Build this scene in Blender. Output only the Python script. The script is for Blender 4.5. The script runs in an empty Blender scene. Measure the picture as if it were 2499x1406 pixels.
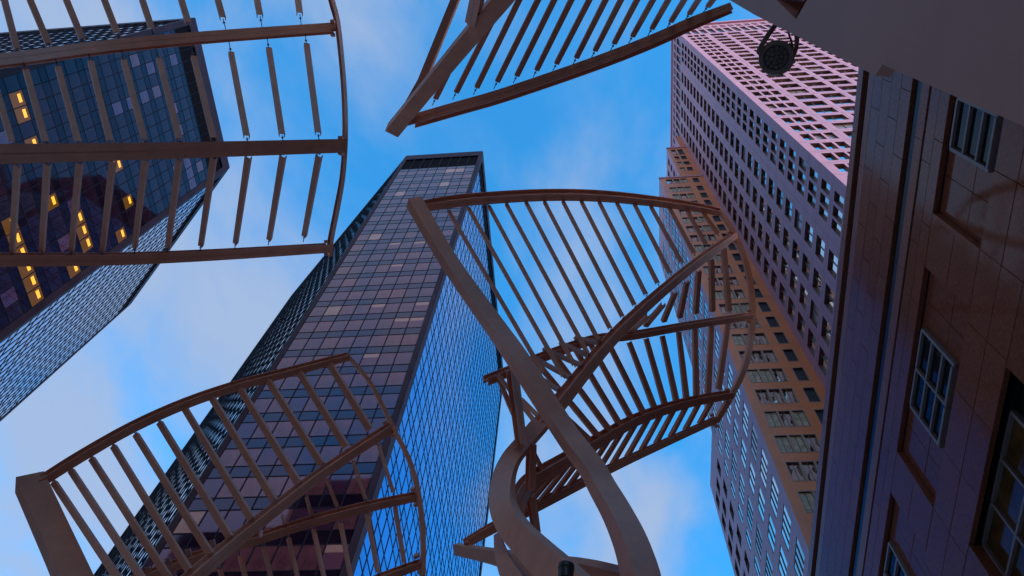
import bpy, bmesh, math, random
from mathutils import Vector, Matrix
random.seed(7)
S = bpy.context.scene
COL = S.collection
R = math.radians

# ------------------------------------------------------------------ camera
F = 1943.414                      # focal length in pixels of a 2499 px wide picture
CX, CY = 1249.5, 703.0
AX = Vector((0.99580795, 0.07625943, 0.05050759))     # camera right
AY = Vector((-0.04828187, 0.9072271, -0.41786104))    # camera down
AZ = Vector((-0.0776877, 0.41367074, 0.90710591))     # camera forward
CAM = Vector((0, 0, 1.6))
cam_data = bpy.data.cameras.new('camera')
cam_data.sensor_width = 36.0
cam_data.lens = F / 2499 * 36.0
cam_data.clip_start = 0.1
cam_data.clip_end = 6000
cam = bpy.data.objects.new('camera', cam_data)
COL.objects.link(cam)
m = Matrix((AX, -AY, -AZ)).transposed().to_4x4()
m.translation = CAM
cam.matrix_world = m
S.camera = cam

# ------------------------------------------------------------------ sky, sun, exposure
SUN_EL, SUN_AZ = 17.0, 128.0      # azimuth clockwise from +Y (ahead): the sun is low, behind on the right
w = bpy.data.worlds.new('World')
S.world = w
w.use_nodes = True
nt = w.node_tree
nt.nodes.clear()
def N(t, kind, **kw):
    n = t.nodes.new(kind)
    for k, v in kw.items():
        if hasattr(n, k): setattr(n, k, v)
        else: n.inputs[k.replace('_', ' ')].default_value = v
    return n
out = N(nt, 'ShaderNodeOutputWorld')
bg = N(nt, 'ShaderNodeBackground'); bg.inputs['Strength'].default_value = 0.15
sky = N(nt, 'ShaderNodeTexSky'); sky.sky_type = 'NISHITA'; sky.sun_disc = False
sky.sun_elevation = R(SUN_EL); sky.sun_rotation = R(SUN_AZ); sky.air_density = 1.0; sky.dust_density = 0.4; sky.ozone_density = 3.0
tint = N(nt, 'ShaderNodeMix', data_type='RGBA', blend_type='MULTIPLY')
tint.inputs[7].default_value = (0.30, 1.28, 1.60, 1)
geo = N(nt, 'ShaderNodeTexCoord')
sep = N(nt, 'ShaderNodeSeparateXYZ')
zc = N(nt, 'ShaderNodeMath', operation='MAXIMUM'); zc.inputs[1].default_value = 0.15
dx = N(nt, 'ShaderNodeMath', operation='DIVIDE'); dy = N(nt, 'ShaderNodeMath', operation='DIVIDE')
comb = N(nt, 'ShaderNodeCombineXYZ')
mp = N(nt, 'ShaderNodeMapping'); mp.inputs['Scale'].default_value = (1.5, 0.95, 1); mp.inputs['Rotation'].default_value = (0, 0, R(35)); mp.inputs['Location'].default_value = (3.1, 1.7, 0)
no = N(nt, 'ShaderNodeTexNoise'); no.inputs['Scale'].default_value = 2.1; no.inputs['Detail'].default_value = 7; no.inputs['Roughness'].default_value = 0.52; no.inputs['Distortion'].default_value = 0.35
bias = N(nt, 'ShaderNodeVectorMath', operation='DOT_PRODUCT'); bias.inputs[1].default_value = (-0.52, 0.10, 0)
addb = N(nt, 'ShaderNodeMath', operation='ADD')
ramp = N(nt, 'ShaderNodeMapRange'); ramp.interpolation_type = 'SMOOTHSTEP'
ramp.inputs['From Min'].default_value = 0.33; ramp.inputs['From Max'].default_value = 0.92; ramp.inputs['To Min'].default_value = 0.0; ramp.inputs['To Max'].default_value = 0.92
cl = N(nt, 'ShaderNodeMix', data_type='RGBA')
cl.inputs[7].default_value = (1.16, 1.50, 2.16, 1)
L = nt.links.new
L(geo.outputs['Generated'], sep.inputs[0])
L(sep.outputs['Z'], zc.inputs[0]); L(sep.outputs['X'], dx.inputs[0]); L(sep.outputs['Y'], dy.inputs[0])
L(zc.outputs[0], dx.inputs[1]); L(zc.outputs[0], dy.inputs[1])
L(dx.outputs[0], comb.inputs[0]); L(dy.outputs[0], comb.inputs[1])
L(comb.outputs[0], mp.inputs[0]); L(mp.outputs[0], no.inputs['Vector'])
L(geo.outputs['Generated'], bias.inputs[0])
cst = N(nt, 'ShaderNodeMath', operation='MULTIPLY_ADD'); cst.inputs[1].default_value = 1.9; cst.inputs[2].default_value = -0.45
L(no.outputs['Fac'], cst.inputs[0]); L(cst.outputs[0], addb.inputs[0]); L(bias.outputs['Value'], addb.inputs[1])
L(addb.outputs[0], ramp.inputs['Value'])
tz = N(nt, 'ShaderNodeMapRange'); tz.inputs['From Min'].default_value = 0.05; tz.inputs['From Max'].default_value = 0.75; tz.interpolation_type = 'SMOOTHSTEP'
L(sep.outputs['Z'], tz.inputs['Value']); L(tz.outputs[0], tint.inputs[0])
L(sky.outputs[0], tint.inputs[6]); L(tint.outputs[2], cl.inputs[6]); L(ramp.outputs[0], cl.inputs[0])
L(cl.outputs[2], bg.inputs['Color']); L(bg.outputs[0], out.inputs[0])

sun_d = bpy.data.lights.new('sun', 'SUN'); sun_d.energy = 1.0; sun_d.angle = R(0.6); sun_d.color = (1.0, 0.64, 0.52)
sun = bpy.data.objects.new('sun', sun_d); COL.objects.link(sun)
sd = Vector((math.sin(R(SUN_AZ)) * math.cos(R(SUN_EL)), math.cos(R(SUN_AZ)) * math.cos(R(SUN_EL)), math.sin(R(SUN_EL))))
sun.rotation_euler = (-sd).to_track_quat('-Z', 'Y').to_euler()
sun.location = (60, -60, 60)
S.view_settings.view_transform = 'Standard'; S.view_settings.look = 'None'
S.view_settings.exposure = 1.2; S.view_settings.gamma = 1.0; S.view_settings.use_curve_mapping = False
S.render.engine = 'CYCLES'
S.cycles.max_bounces = 6; S.cycles.use_denoising = True

# ------------------------------------------------------------------ helpers
def ray(px, py):
    return AX * ((px - CX) / F) + AY * ((py - CY) / F) + AZ
def P(px, py, d):
    return CAM + ray(px, py) * d
def proj(p):
    q = Vector(p) - CAM
    z = q.dot(AZ)
    if z <= 0.05: return None
    return CX + q.dot(AX) / z * F, CY + q.dot(AY) / z * F

def tag(o, label=None, cat=None, group=None, kind=None):
    if label: o['label'] = label
    if cat: o['category'] = cat
    if group: o['group'] = group
    if kind: o['kind'] = kind
    return o
def empty(name, loc, label, cat, group=None):
    o = bpy.data.objects.new(name, None); COL.objects.link(o); o.location = loc
    o.empty_display_size = 0.5
    return tag(o, label, cat, group)
class MB:
    def __init__(s): s.v = []; s.f = []; s.mi = []
    def poly(s, pts, mi=0):
        i = len(s.v); s.v += [tuple(p) for p in pts]; s.f.append(tuple(range(i, i + len(pts)))); s.mi.append(mi)
    def box(s, a, b, mi=0):
        x0, y0, z0 = [min(p, q) for p, q in zip(a, b)]; x1, y1, z1 = [max(p, q) for p, q in zip(a, b)]
        i = len(s.v)
        s.v += [(x0, y0, z0), (x1, y0, z0), (x1, y1, z0), (x0, y1, z0), (x0, y0, z1), (x1, y0, z1), (x1, y1, z1), (x0, y1, z1)]
        for q in ((3, 2, 1, 0), (4, 5, 6, 7), (0, 1, 5, 4), (1, 2, 6, 5), (2, 3, 7, 6), (3, 0, 4, 7)):
            s.f.append(tuple(i + k for k in q)); s.mi.append(mi)
    def obox(s, o, u, n, u0, u1, n0, n1, z0, z1, mi=0):
        # box in a frame: o origin, u along the wall, n outward, z up
        i = len(s.v)
        for z in (z0, z1):
            for (a, b) in ((u0, n0), (u1, n0), (u1, n1), (u0, n1)):
                p = o + u * a + n * b; s.v.append((p.x, p.y, z))
        for q in ((3, 2, 1, 0), (4, 5, 6, 7), (0, 1, 5, 4), (1, 2, 6, 5), (2, 3, 7, 6), (3, 0, 4, 7)):
            s.f.append(tuple(i + k for k in q)); s.mi.append(mi)
    def build(s, name, mats, parent=None, kind=None, smooth=False):
        me = bpy.data.meshes.new(name); me.from_pydata(s.v, [], s.f)
        if not isinstance(mats, (list, tuple)): mats = [mats]
        for mm in mats: me.materials.append(mm)
        if len(mats) > 1: me.polygons.foreach_set('material_index', s.mi)
        bm = bmesh.new(); bm.from_mesh(me); bmesh.ops.recalc_face_normals(bm, faces=bm.faces); bm.to_mesh(me); bm.free()
        if smooth:
            for p in me.polygons: p.use_smooth = True
        me.set_sharp_from_angle(angle=R(32))
        return link(name, me, parent, kind)
def link(name, me, parent=None, kind=None):
    o = bpy.data.objects.new(name, me); COL.objects.link(o)
    if parent is not None:
        o.parent = parent
        o.matrix_parent_inverse = Matrix.Translation(-world_loc(parent))
    if kind: o['kind'] = kind
    return o
def world_loc(o):
    v = Vector(o.location)
    return v

# ------------------------------------------------------------------ materials
def mat(name, col, rough=0.5, metal=0.0, ior=1.5, var=0.0, scale=1.0, bump=0.0, bscale=20.0, spec=0.5, rvar=0.0, col2=None):
    mm = bpy.data.materials.new(name); mm.use_nodes = True
    t = mm.node_tree; b = t.nodes['Principled BSDF']
    b.inputs['Base Color'].default_value = (*col, 1); b.inputs['Roughness'].default_value = rough
    b.inputs['Metallic'].default_value = metal; b.inputs['IOR'].default_value = ior
    b.inputs['Specular IOR Level'].default_value = spec
    if var > 0 or rvar > 0 or col2:
        tc = N(t, 'ShaderNodeTexCoord'); nz = N(t, 'ShaderNodeTexNoise')
        nz.inputs['Scale'].default_value = scale; nz.inputs['Detail'].default_value = 8; nz.inputs['Roughness'].default_value = 0.6
        t.links.new(tc.outputs['Object'], nz.inputs['Vector'])
        cr = N(t, 'ShaderNodeValToRGB')
        cr.color_ramp.elements[0].position = 0.32; cr.color_ramp.elements[1].position = 0.68
        c2 = col2 or tuple(min(1, c * (1 + var)) for c in col)
        cr.color_ramp.elements[0].color = (*[c * (1 - var) for c in col], 1)
        cr.color_ramp.elements[1].color = (*c2, 1)
        t.links.new(nz.outputs['Fac'], cr.inputs[0]); t.links.new(cr.outputs[0], b.inputs['Base Color'])
        if rvar > 0:
            mr = N(t, 'ShaderNodeMapRange'); mr.inputs['To Min'].default_value = max(0.01, rough - rvar); mr.inputs['To Max'].default_value = rough + rvar
            t.links.new(nz.outputs['Fac'], mr.inputs['Value']); t.links.new(mr.outputs[0], b.inputs['Roughness'])
    if bump > 0:
        tc2 = N(t, 'ShaderNodeTexCoord'); n2 = N(t, 'ShaderNodeTexNoise'); n2.inputs['Scale'].default_value = bscale; n2.inputs['Detail'].default_value = 3
        bp = N(t, 'ShaderNodeBump'); bp.inputs['Strength'].default_value = bump; bp.inputs['Distance'].default_value = 0.05
        t.links.new(tc2.outputs['Object'], n2.inputs['Vector']); t.links.new(n2.outputs['Fac'], bp.inputs['Height']); t.links.new(bp.outputs[0], b.inputs['Normal'])
    return mm

M = {}
M['steel'] = mat('painted_steel', (0.68, 0.255, 0.165), 0.5, var=0.10, scale=2.3, rvar=0.10, spec=0.16)
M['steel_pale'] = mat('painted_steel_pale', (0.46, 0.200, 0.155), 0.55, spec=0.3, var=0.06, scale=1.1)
M['rod'] = mat('dark_rod', (0.10, 0.08, 0.08), 0.4, metal=0.6)
M['lamp_metal'] = mat('lamp_metal', (0.24, 0.15, 0.125), 0.5, metal=0.0, var=0.2, scale=9)
M['lamp_dark'] = mat('lamp_dark', (0.035, 0.022, 0.022), 0.45)
M['lens'] = mat('lamp_lens', (0.01, 0.01, 0.012), 0.08, ior=1.6)
M['ground'] = mat('plaza_paving', (0.54, 0.43, 0.37), 0.8, var=0.15, scale=0.8)
M['road'] = mat('asphalt', (0.05, 0.05, 0.052), 0.85, var=0.2, scale=2)
# tower glass
M['glass_a'] = mat('bronze_glass', (0.027, 0.011, 0.027), 0.03, ior=1.85, var=0.25, scale=1.3)
M['glass_b'] = mat('bronze_glass_pink', (0.064, 0.025, 0.036), 0.03, ior=1.95, var=0.3, scale=1.1)
M['glass_c'] = mat('bronze_glass_mauve', (0.044, 0.018, 0.033), 0.03, ior=1.9, var=0.3, scale=1.2)
M['spandrel'] = mat('spandrel_glass', (0.006, 0.003, 0.009), 0.05, ior=1.8, var=0.15, scale=1.0)
M['glass_side'] = mat('coated_glass', (0.19, 0.39, 0.66), 0.03, metal=1.0)
M['spandrel_side'] = mat('coated_spandrel', (0.14, 0.31, 0.56), 0.04, metal=1.0)
M['glass_east'] = mat('coated_glass_blue', (0.07, 0.30, 0.68), 0.03, metal=1.0)
M['spandrel_east'] = mat('coated_spandrel_blue', (0.05, 0.25, 0.60), 0.04, metal=1.0)
M['glass_left'] = mat('dark_glass', (0.012, 0.006, 0.014), 0.03, ior=1.36, var=0.3, scale=1.2)
M['spandrel_left'] = mat('dark_spandrel', (0.006, 0.0035, 0.009), 0.05, ior=1.30)
M['blind'] = mat('window_blind', (0.17, 0.105, 0.10), 0.12, ior=1.5, var=0.12, scale=2.0)
M['navy'] = mat('navy_mullion', (0.006, 0.006, 0.014), 0.6, spec=0.08)
M['frame'] = mat('tower_frame', (0.020, 0.015, 0.026), 0.5, spec=0.05, var=0.25, scale=0.25)
M['louver'] = mat('louvre_black', (0.004, 0.003, 0.005), 0.7, spec=0.05)
def half_blind():
    mm = mat('half_blind', (0.06, 0.028, 0.055), 0.04, ior=1.6); t = mm.node_tree; b = t.nodes['Principled BSDF']
    tc = N(t, 'ShaderNodeTexCoord'); sp = N(t, 'ShaderNodeSeparateXYZ'); gt = N(t, 'ShaderNodeMath', operation='GREATER_THAN'); gt.inputs[1].default_value = 0.68
    mx = N(t, 'ShaderNodeMix', data_type='RGBA'); mx.inputs[6].default_value = (0.07, 0.03, 0.055, 1); mx.inputs[7].default_value = (0.20, 0.125, 0.12, 1)
    t.links.new(tc.outputs['Generated'], sp.inputs[0]); t.links.new(sp.outputs['Z'], gt.inputs[0]); t.links.new(gt.outputs[0], mx.inputs[0]); t.links.new(mx.outputs[2], b.inputs['Base Color'])
    return mm
M['half'] = half_blind()
def lit_pane():
    mm = mat('lit_office_window', (0.022, 0.009, 0.006), 0.05, ior=1.3); t = mm.node_tree; b = t.nodes['Principled BSDF']
    tc = N(t, 'ShaderNodeTexCoord'); sp = N(t, 'ShaderNodeSeparateXYZ')
    def band(sock, lo, hi):
        a = N(t, 'ShaderNodeMath', operation='GREATER_THAN'); a.inputs[1].default_value = lo
        c = N(t, 'ShaderNodeMath', operation='LESS_THAN'); c.inputs[1].default_value = hi
        mu = N(t, 'ShaderNodeMath', operation='MULTIPLY')
        t.links.new(sock, a.inputs[0]); t.links.new(sock, c.inputs[0]); t.links.new(a.outputs[0], mu.inputs[0]); t.links.new(c.outputs[0], mu.inputs[1])
        return mu.outputs[0]
    t.links.new(tc.outputs['Generated'], sp.inputs[0])
    k = N(t, 'ShaderNodeMath', operation='MULTIPLY')
    t.links.new(band(sp.outputs['X'], 0.18, 0.76), k.inputs[0]); t.links.new(band(sp.outputs['Z'], 0.58, 0.82), k.inputs[1])
    mr = N(t, 'ShaderNodeMapRange'); mr.inputs['To Min'].default_value = 0.045; mr.inputs['To Max'].default_value = 0.75
    t.links.new(k.outputs[0], mr.inputs['Value']); t.links.new(mr.outputs[0], b.inputs['Emission Strength'])
    b.inputs['Emission Color'].default_value = (1.0, 0.42, 0.035, 1)
    return mm
M['lit'] = lit_pane()
for k_, c_ in (('glass_a', (1, .58, .74)), ('glass_b', (1, .50, .54)), ('glass_c', (1, .54, .64)), ('spandrel', (.8, .5, .72)), ('half', (1, .55, .65)), ('glass_left', (1, .66, .80)), ('spandrel_left', (.8, .75, 1))):
    M[k_].node_tree.nodes['Principled BSDF'].inputs['Specular Tint'].default_value = (*c_, 1)      # coated panes reflect with a tint
# right tower
M['granite'] = mat('pink_granite', (0.54, 0.265, 0.330), 0.55, var=0.08, scale=0.35)
M['brown'] = mat('granite_warm_lit', (0.78, 0.205, 0.060), 0.4, var=0.10, scale=0.3)  # tower granite with the recess's warm reflected light put into its colour
M['mirror'] = mat('mirror_glass', (0.86, 0.76, 0.68), 0.03, metal=1.0)
M['mirror_b'] = mat('mirror_glass_dim', (0.50, 0.40, 0.35), 0.03, metal=1.0)
M['mirror_c'] = mat('window_with_blind', (0.30, 0.22, 0.20), 0.15, ior=1.6)
M['gold'] = mat('gold_glass', (1.0, 0.78, 0.55), 0.04, metal=1.0, bump=0.4, bscale=0.45)
M['reveal'] = mat('dark_reveal', (0.17, 0.062, 0.045), 0.5)  # window reveals in a darker brown than the wall face
M['gold_b'] = mat('gold_glass_painted_reflection', (0.52, 0.36, 0.22), 0.2, ior=1.5, var=0.35, scale=1.6)  # cream reflection of lit walls painted into the pane colour
M['vent'] = mat('dark_vent', (0.03, 0.012, 0.010), 0.5)
M['bar'] = mat('window_bar', (0.17, 0.10, 0.08), 0.45)
M['edge'] = mat('window_edge', (0.32, 0.22, 0.18), 0.5)
# near building
M['polished'] = mat('polished_granite', (0.30, 0.090, 0.050), 0.10, ior=1.55, spec=0.08, var=0.25, scale=14, bump=0.015, bscale=1.2)
M['polished_b'] = mat('polished_granite_pale', (0.36, 0.112, 0.064), 0.25, ior=1.55, spec=0.08, var=0.22, scale=14, bump=0.015, bscale=1.1)
M['polished_c'] = mat('polished_granite_dark', (0.27, 0.080, 0.045), 0.09, ior=1.55, spec=0.08, var=0.25, scale=13, bump=0.015, bscale=1.3)
M['joint'] = mat('dark_joint', (0.012, 0.008, 0.010), 0.7)
M['blueband'] = mat('dark_metal_band', (0.010, 0.010, 0.018), 0.3, spec=0.15)
M['wframe'] = mat('window_frame', (0.31, 0.22, 0.205), 0.45, var=0.08, scale=5)
M['wglass'] = mat('window_glass', (0.014, 0.012, 0.012), 0.03, spec=0.1)
M['wglass_b'] = mat('window_glass_amber', (0.10, 0.045, 0.015), 0.06, spec=0.2, var=0.5, scale=2.2)

# ------------------------------------------------------------------ ground
g = MB(); g.poly([(-1500, -1500, 0), (1500, -1500, 0), (1500, 1500, 0), (-1500, 1500, 0)])
tag(g.build('ground', M['ground']), kind='structure')
rd = MB(); rd.poly([(-55, -400, 0.004), (-42, -400, 0.004), (-42, 400, 0.004), (-55, 400, 0.004)])
tag(rd.build('road', M['road']), kind='structure')

# ------------------------------------------------------------------ curtain wall towers
UNIT = {}
def unit_box(name, mm):
    k = (name, mm.name)
    if k not in UNIT:
        b = MB(); b.box((-0.5, -0.5, -0.5), (0.5, 0.5, 0.5)); me = bpy.data.meshes.new(name)
        me.from_pydata(b.v, [], b.f); me.materials.append(mm); UNIT[k] = me
    return UNIT[k]
def area_px(pts):
    q = [proj(p) for p in pts]
    if any(a is None for a in q): return 0
    cx = sum(a[0] for a in q) / len(q); cy = sum(a[1] for a in q) / len(q)
    if not (-40 < cx < 2540 and -40 < cy < 1450): return 0
    s = 0
    for i in range(len(q)):
        a, b = q[i], q[(i + 1) % len(q)]; s += a[0] * b[1] - b[0] * a[1]
    return abs(s) / 2
def curtain(root, o, u, n, length, ztop, zrow, strip=0.45, colw=1.70, zbot=0.0, picks=None, styles=None, prj=0.025, louvers=True):
    """one face of a glass tower: frame strips, parapet, louvre row, mullion grid; returns its panes"""
    o = Vector((*o, 0)); u = Vector((*u, 0)).normalized(); n = Vector((*n, 0)).normalized()
    mw = 0.056 if length < 30 else 0.065
    proj_ = 0.03 if length < 30 else prj
    ncol = max(1, round((length - 2 * strip) / colw)); cw = (length - 2 * strip) / ncol
    fr = MB()
    fr.obox(o, u, n, 0, strip, -0.3, 0.10, zbot, ztop - 2.9); fr.build('corner_frame', M['frame'], root); fr = MB()
    fr.obox(o, u, n, length - strip, length, -0.3, 0.10, zbot, ztop - 2.9)
    fr.build('corner_frame', M['frame'], root)
    pp = MB(); k = int(length // 3.4); 
    for i in range(k):
        pp.obox(o, u, n, i * length / k + 0.01, (i + 1) * length / k - 0.01, -0.3, 0.10, ztop - 2.9, ztop)
    pp.build('parapet', M['frame'], root)
    if louvers:
        lv = MB()
        for i in range(ncol):
            if length <= 30: lv = MB()
            a = strip + i * cw
            for j in range(9):
                z = zrow + 0.25 + j * (ztop - 2.9 - zrow - 0.5) / 9
                lv.obox(o, u, n, a + 0.05, a + cw - 0.05, -0.25, -0.12, z, z + 0.42)
            if length <= 30: lv.build('louvre', M['louver'], root)
        if length > 30: lv.build('louvre', M['louver'], root, kind='stuff')
    mu = MB()
    for i in range(ncol + 1):
        a = strip + i * cw; mu.obox(o, u, n, a - mw, a + mw, -0.08, proj_, zbot, ztop - 2.9)
    rows = []; z = zrow; tall = False
    rows.append((zrow - 1.45, zrow, 0)); z = zrow - 1.45
    while z > zbot + 4:
        rows.append((z - 2.5, z, 1)); rows.append((z - 3.95, z - 2.5, 0)); z -= 3.95
    for (a, b, t) in rows:
        mu.obox(o, u, n, strip + 0.05, length - strip - 0.05, -0.08, proj_ * .7, a - mw, a + mw)
    mu.obox(o, u, n, strip + 0.05, length - strip - 0.05, -0.08, proj_ * .7, zrow - 0.05, zrow + 0.05)
    back = MB(); back.obox(o, u, n, strip * .5, length - strip * .5, -0.36, -0.30, zbot, ztop - 0.1); back.build('core_wall', M['louver'], root)
    mu.build('mullion_grid', M['navy'], root)
    panes = []
    for ri, (a, b, t) in enumerate(rows):
        for ci in range(ncol):
            u0 = strip + ci * cw + 0.045; u1 = u0 + cw - 0.09
            c = o + u * ((u0 + u1) / 2) + n * (-0.02); c.z = (a + b) / 2
            h = b - a - 0.10
            key = styles(ri, ci, t, c) if styles else ('glass_a' if t else 'spandrel')
            cor = [o + u * u0 + Vector((0, 0, a)), o + u * u1 + Vector((0, 0, a)), o + u * u1 + Vector((0, 0, b)), o + u * u0 + Vector((0, 0, b))]
            panes.append(dict(c=c, u=u, n=n, w=u1 - u0, h=h, key=key, ar=area_px(cor)))
    return panes
def place_panes(root, panes, most=300):
    panes.sort(key=lambda p: -p['ar'])
    keys = sorted(set(p['key'] for p in panes))
    for p in panes:
        tilt = Matrix.Rotation(random.gauss(0, 0.0016), 4, 'Z') @ Matrix.Rotation(random.gauss(0, 0.0016), 4, 'X')
        p['m'] = Matrix.Translation(p['c']) @ Matrix(((p['u'].x, p['n'].x, 0, 0), (p['u'].y, p['n'].y, 0, 0), (0, 0, 1, 0), (0, 0, 0, 1))) @ tilt @ Matrix.Diagonal((p['w'], 0.03, p['h'], 1))
    for p in panes[:most]:
        o = bpy.data.objects.new('pane', unit_box('pane', M[p['key']])); COL.objects.link(o)
        o.parent = root; o.matrix_world = p['m']; o.matrix_parent_inverse = Matrix.Translation(-Vector(root.location)); o.matrix_basis = p['m']
    rest = panes[most:]
    for key in keys:
        b = MB()
        for p in rest:
            if p['key'] != key: continue
            b.poly([p['m'] @ Vector(v) for v in ((-.5, .5, -.5), (.5, .5, -.5), (.5, .5, .5), (-.5, .5, .5))])
        if b.v:
            b.build('pane', M[key], root, kind='stuff')
def rest_box(root, foot, z1, mm, name='roof'):
    b = MB(); k = len(foot)
    b.poly([(x, y, z1) for x, y in foot])
    return b.build(name, mm, root)

# middle tower
RT = random.Random(3)
def mid_style(ri, ci, t, c):
    if t == 0: return 'spandrel'
    r = RT.random(); low = (150 - c.z) / 110
    if r < 0.02: return 'blind'
    if r < 0.07: return 'half'
    if r < 0.07 + 0.65 * low: return 'glass_b'
    if r < 0.75: return 'glass_c'
    return 'glass_a'
def side_style(ri, ci, t, c): return 'glass_side' if t else 'spandrel_side'
def east_style(ri, ci, t, c): return 'glass_east' if t else 'spandrel_east'
T2C = empty('glass_tower', (-23.5, 50, 0), 'bronze glass office tower with black louvred top rising in the middle of the photo', 'tower', 'glass towers')
C0, C1 = (-30.85, 38.78), (-16.15, 38.78)
pans = curtain(T2C, C0, (1, 0), (0, -1), 14.7, 150.0, 140.75, styles=mid_style)
pans += curtain(T2C, C1, (0, 1), (1, 0), 50.0, 150.0, 140.75, strip=1.0, styles=east_style)
s2 = math.sqrt(.5)
pans += curtain(T2C, (-30.85 - 39.6 * s2, 38.78 + 39.6 * s2), (s2, -s2), (-s2, -s2), 39.6, 150.0, 140.75, strip=0.8, styles=side_style, prj=0.05)
place_panes(T2C, pans)
rest_box(T2C, [(-30.85, 38.78), (-16.15, 38.78), (-16.15, 88.78), (-58.85, 88.78), (-58.85, 66.78)], 149.5, M['frame'])
bk = MB(); bk.box((-58.6, 86.5, 0), (-16.5, 88.6, 149)); bk.box((-58.7, 67.2, 0), (-58.4, 88.6, 149)); bk.build('rear_wall', M['frame'], T2C)

# left tower
lit_cells = {}
LIT = [(52, 222), (75, 292), (95, 350), (140, 470), (152, 492), (163, 536), (170, 545), (212, 533), (222, 560), (225, 583), (186, 565), (184, 585), (8, 548), (10, 580), (22, 610), (45, 665), (50, 690), (68, 735), (75, 752), (292, 402), (320, 492), (308, 565), (186, 604), (203, 655), (40, 640)]
def left_style(ri, ci, t, c):
    if t == 0: return 'spandrel_left'
    r = RT.random()
    if r < 0.10: return 'glass_c'
    if r < 0.13: return 'glass_b'
    return 'glass_left'
TL = empty('glass_tower', (-75, 30, 0), 'dark glass tower with scattered yellow lit windows at the left edge behind the steel canopy', 'tower', 'glass towers')
pans = curtain(TL, (-61.6, 10.2), (0, 1), (1, 0), 26.0, 140.0, 131.5, strip=0.8, styles=left_style)
for (a, b_) in LIT:
    best = min((p for p in pans if p['h'] > 2), key=lambda p: (proj(p['c'])[0] - a) ** 2 + (proj(p['c'])[1] - b_) ** 2 if proj(p['c']) else 1e9)
    best['key'] = 'lit'
pans += curtain(TL, (-100.0, 10.2), (1, 0), (0, -1), 38.4, 140.0, 133.5, strip=0.8, styles=side_style, louvers=False, prj=0.07)
pans += curtain(TL, (-61.6, 36.2), (-s2, s2), (s2, s2), 37.2, 140.0, 133.5, strip=0.9, styles=side_style, louvers=False, prj=0.045)
place_panes(TL, pans)
e = (-61.6 - 37.2 * s2, 36.2 + 37.2 * s2)
rest_box(TL, [(-61.6, 10.2), (-61.6, 36.2), e, (-100, e[1]), (-100, 10.2)], 139.5, M['frame'])
bk = MB(); bk.box((-99.8, 10.6, 0), (-99.2, e[1], 139)); bk.box((-99.5, e[1] - .8, 0), (e[0] - .2, e[1] - .2, 139)); bk.build('rear_wall', M['frame'], TL)

# ------------------------------------------------------------------ right tower (stone, punched windows)
RTW = empty('stone_tower', (40, 45, 0), 'tall pink stone tower with punched windows and a stepped recess tinted to look warmly lit on the right', 'tower')
WIN = []      # every window of the tower
def facade(o, u, n, length, z0, z1, cols, rows, depth=0.31, mm='granite', glass='mirror', bars=1, skip=None, name='wall'):
    """stone wall with real openings; cols/rows are (start, end) pairs; a column may carry its own glass"""
    o = Vector((*o, 0)); u = Vector((*u, 0)); n = Vector((*n, 0))
    wb = MB()
    us = [0.0]; 
    for c in cols: us += [c[0], c[1]]
    us.append(length)
    zs = [z0]
    for r in sorted(rows): zs += [r[0], r[1]]
    zs.append(z1)
    def pt(a, b, z): 
        p = o + u * a + n * b; return (p.x, p.y, z)
    for zi in range(len(zs) - 1):
        za, zb = zs[zi], zs[zi + 1]
        if zb - za < 1e-4: continue
        if zi % 2 == 0:
            wb.poly([pt(0, 0, za), pt(length, 0, za), pt(length, 0, zb), pt(0, 0, zb)]); continue
        for ui in range(len(us) - 1):
            ua, ub = us[ui], us[ui + 1]
            if ub - ua < 1e-4: continue
            if ui % 2 == 0:
                wb.poly([pt(ua, 0, za), pt(ub, 0, za), pt(ub, 0, zb), pt(ua, 0, zb)])
            else:
                d = -depth
                wb.poly([pt(ua, 0, za), pt(ub, 0, za), pt(ub, d, za), pt(ua, d, za)], 1)
                wb.poly([pt(ua, 0, zb), pt(ub, 0, zb), pt(ub, d, zb), pt(ua, d, zb)], 1)
                wb.poly([pt(ua, 0, za), pt(ua, 0, zb), pt(ua, d, zb), pt(ua, d, za)], 1)
                wb.poly([pt(ub, 0, za), pt(ub, 0, zb), pt(ub, d, zb), pt(ub, d, za)], 1)
                c = cols[(ui - 1) // 2]
                gl = c[2] if len(c) > 2 else glass
                nb = c[3] if len(c) > 3 else bars
                gl = (gl if RT.random() < .72 else RT.choice(['mirror_b', 'mirror_b', 'mirror_c'])) if gl == 'mirror' else ('gold_b' if gl == 'gold' and RT.random() < .42 else gl)
                WIN.append(dict(o=o, u=u, n=n, u0=ua, u1=ub, z0=za, z1=zb, d=d, gl=gl, nb=nb, ar=area_px([pt(ua, 0, za), pt(ub, 0, za), pt(ub, 0, zb), pt(ua, 0, zb)])))
    return wb.build(name, [M[mm], M['reveal']], RTW)
def rows_from(top, h, zlo, zhi, fl=4.2):
    r = []; z = top
    while z > zlo + h: 
        if z < zhi: r.append((z - h, z))
        z -= fl
    return r
TOPR = 200.0
FX, FY = 26.0, 24.73
fr_cols = [(27.0 - FX, 28.05 - FX, 'mirror', 0), (28.35 - FX, 29.4 - FX, 'mirror', 0), (29.7 - FX, 30.75 - FX, 'mirror', 0)] + [(31.9 - FX + 3.62 * i, 34.6 - FX + 3.62 * i, 'mirror', 1) for i in range(9)]
lf_cols = [(26.1 - FY, 27.2 - FY, 'mirror', 0), (27.6 - FY, 28.7 - FY, 'mirror', 0), (29.0 - FY, 30.05 - FY, 'mirror', 0)] + [(a - FY, b - FY, 'mirror', 1) for a, b in ((32.3, 34.6), (36.1, 38.5), (39.9, 42.3), (43.5, 45.9))]
main_rows = rows_from(183.3, 2.8, 3, 184)
facade((FX, FY), (1, 0), (0, -1), 39.0, 0, 184.4, fr_cols, main_rows, name='front_wall')
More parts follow.
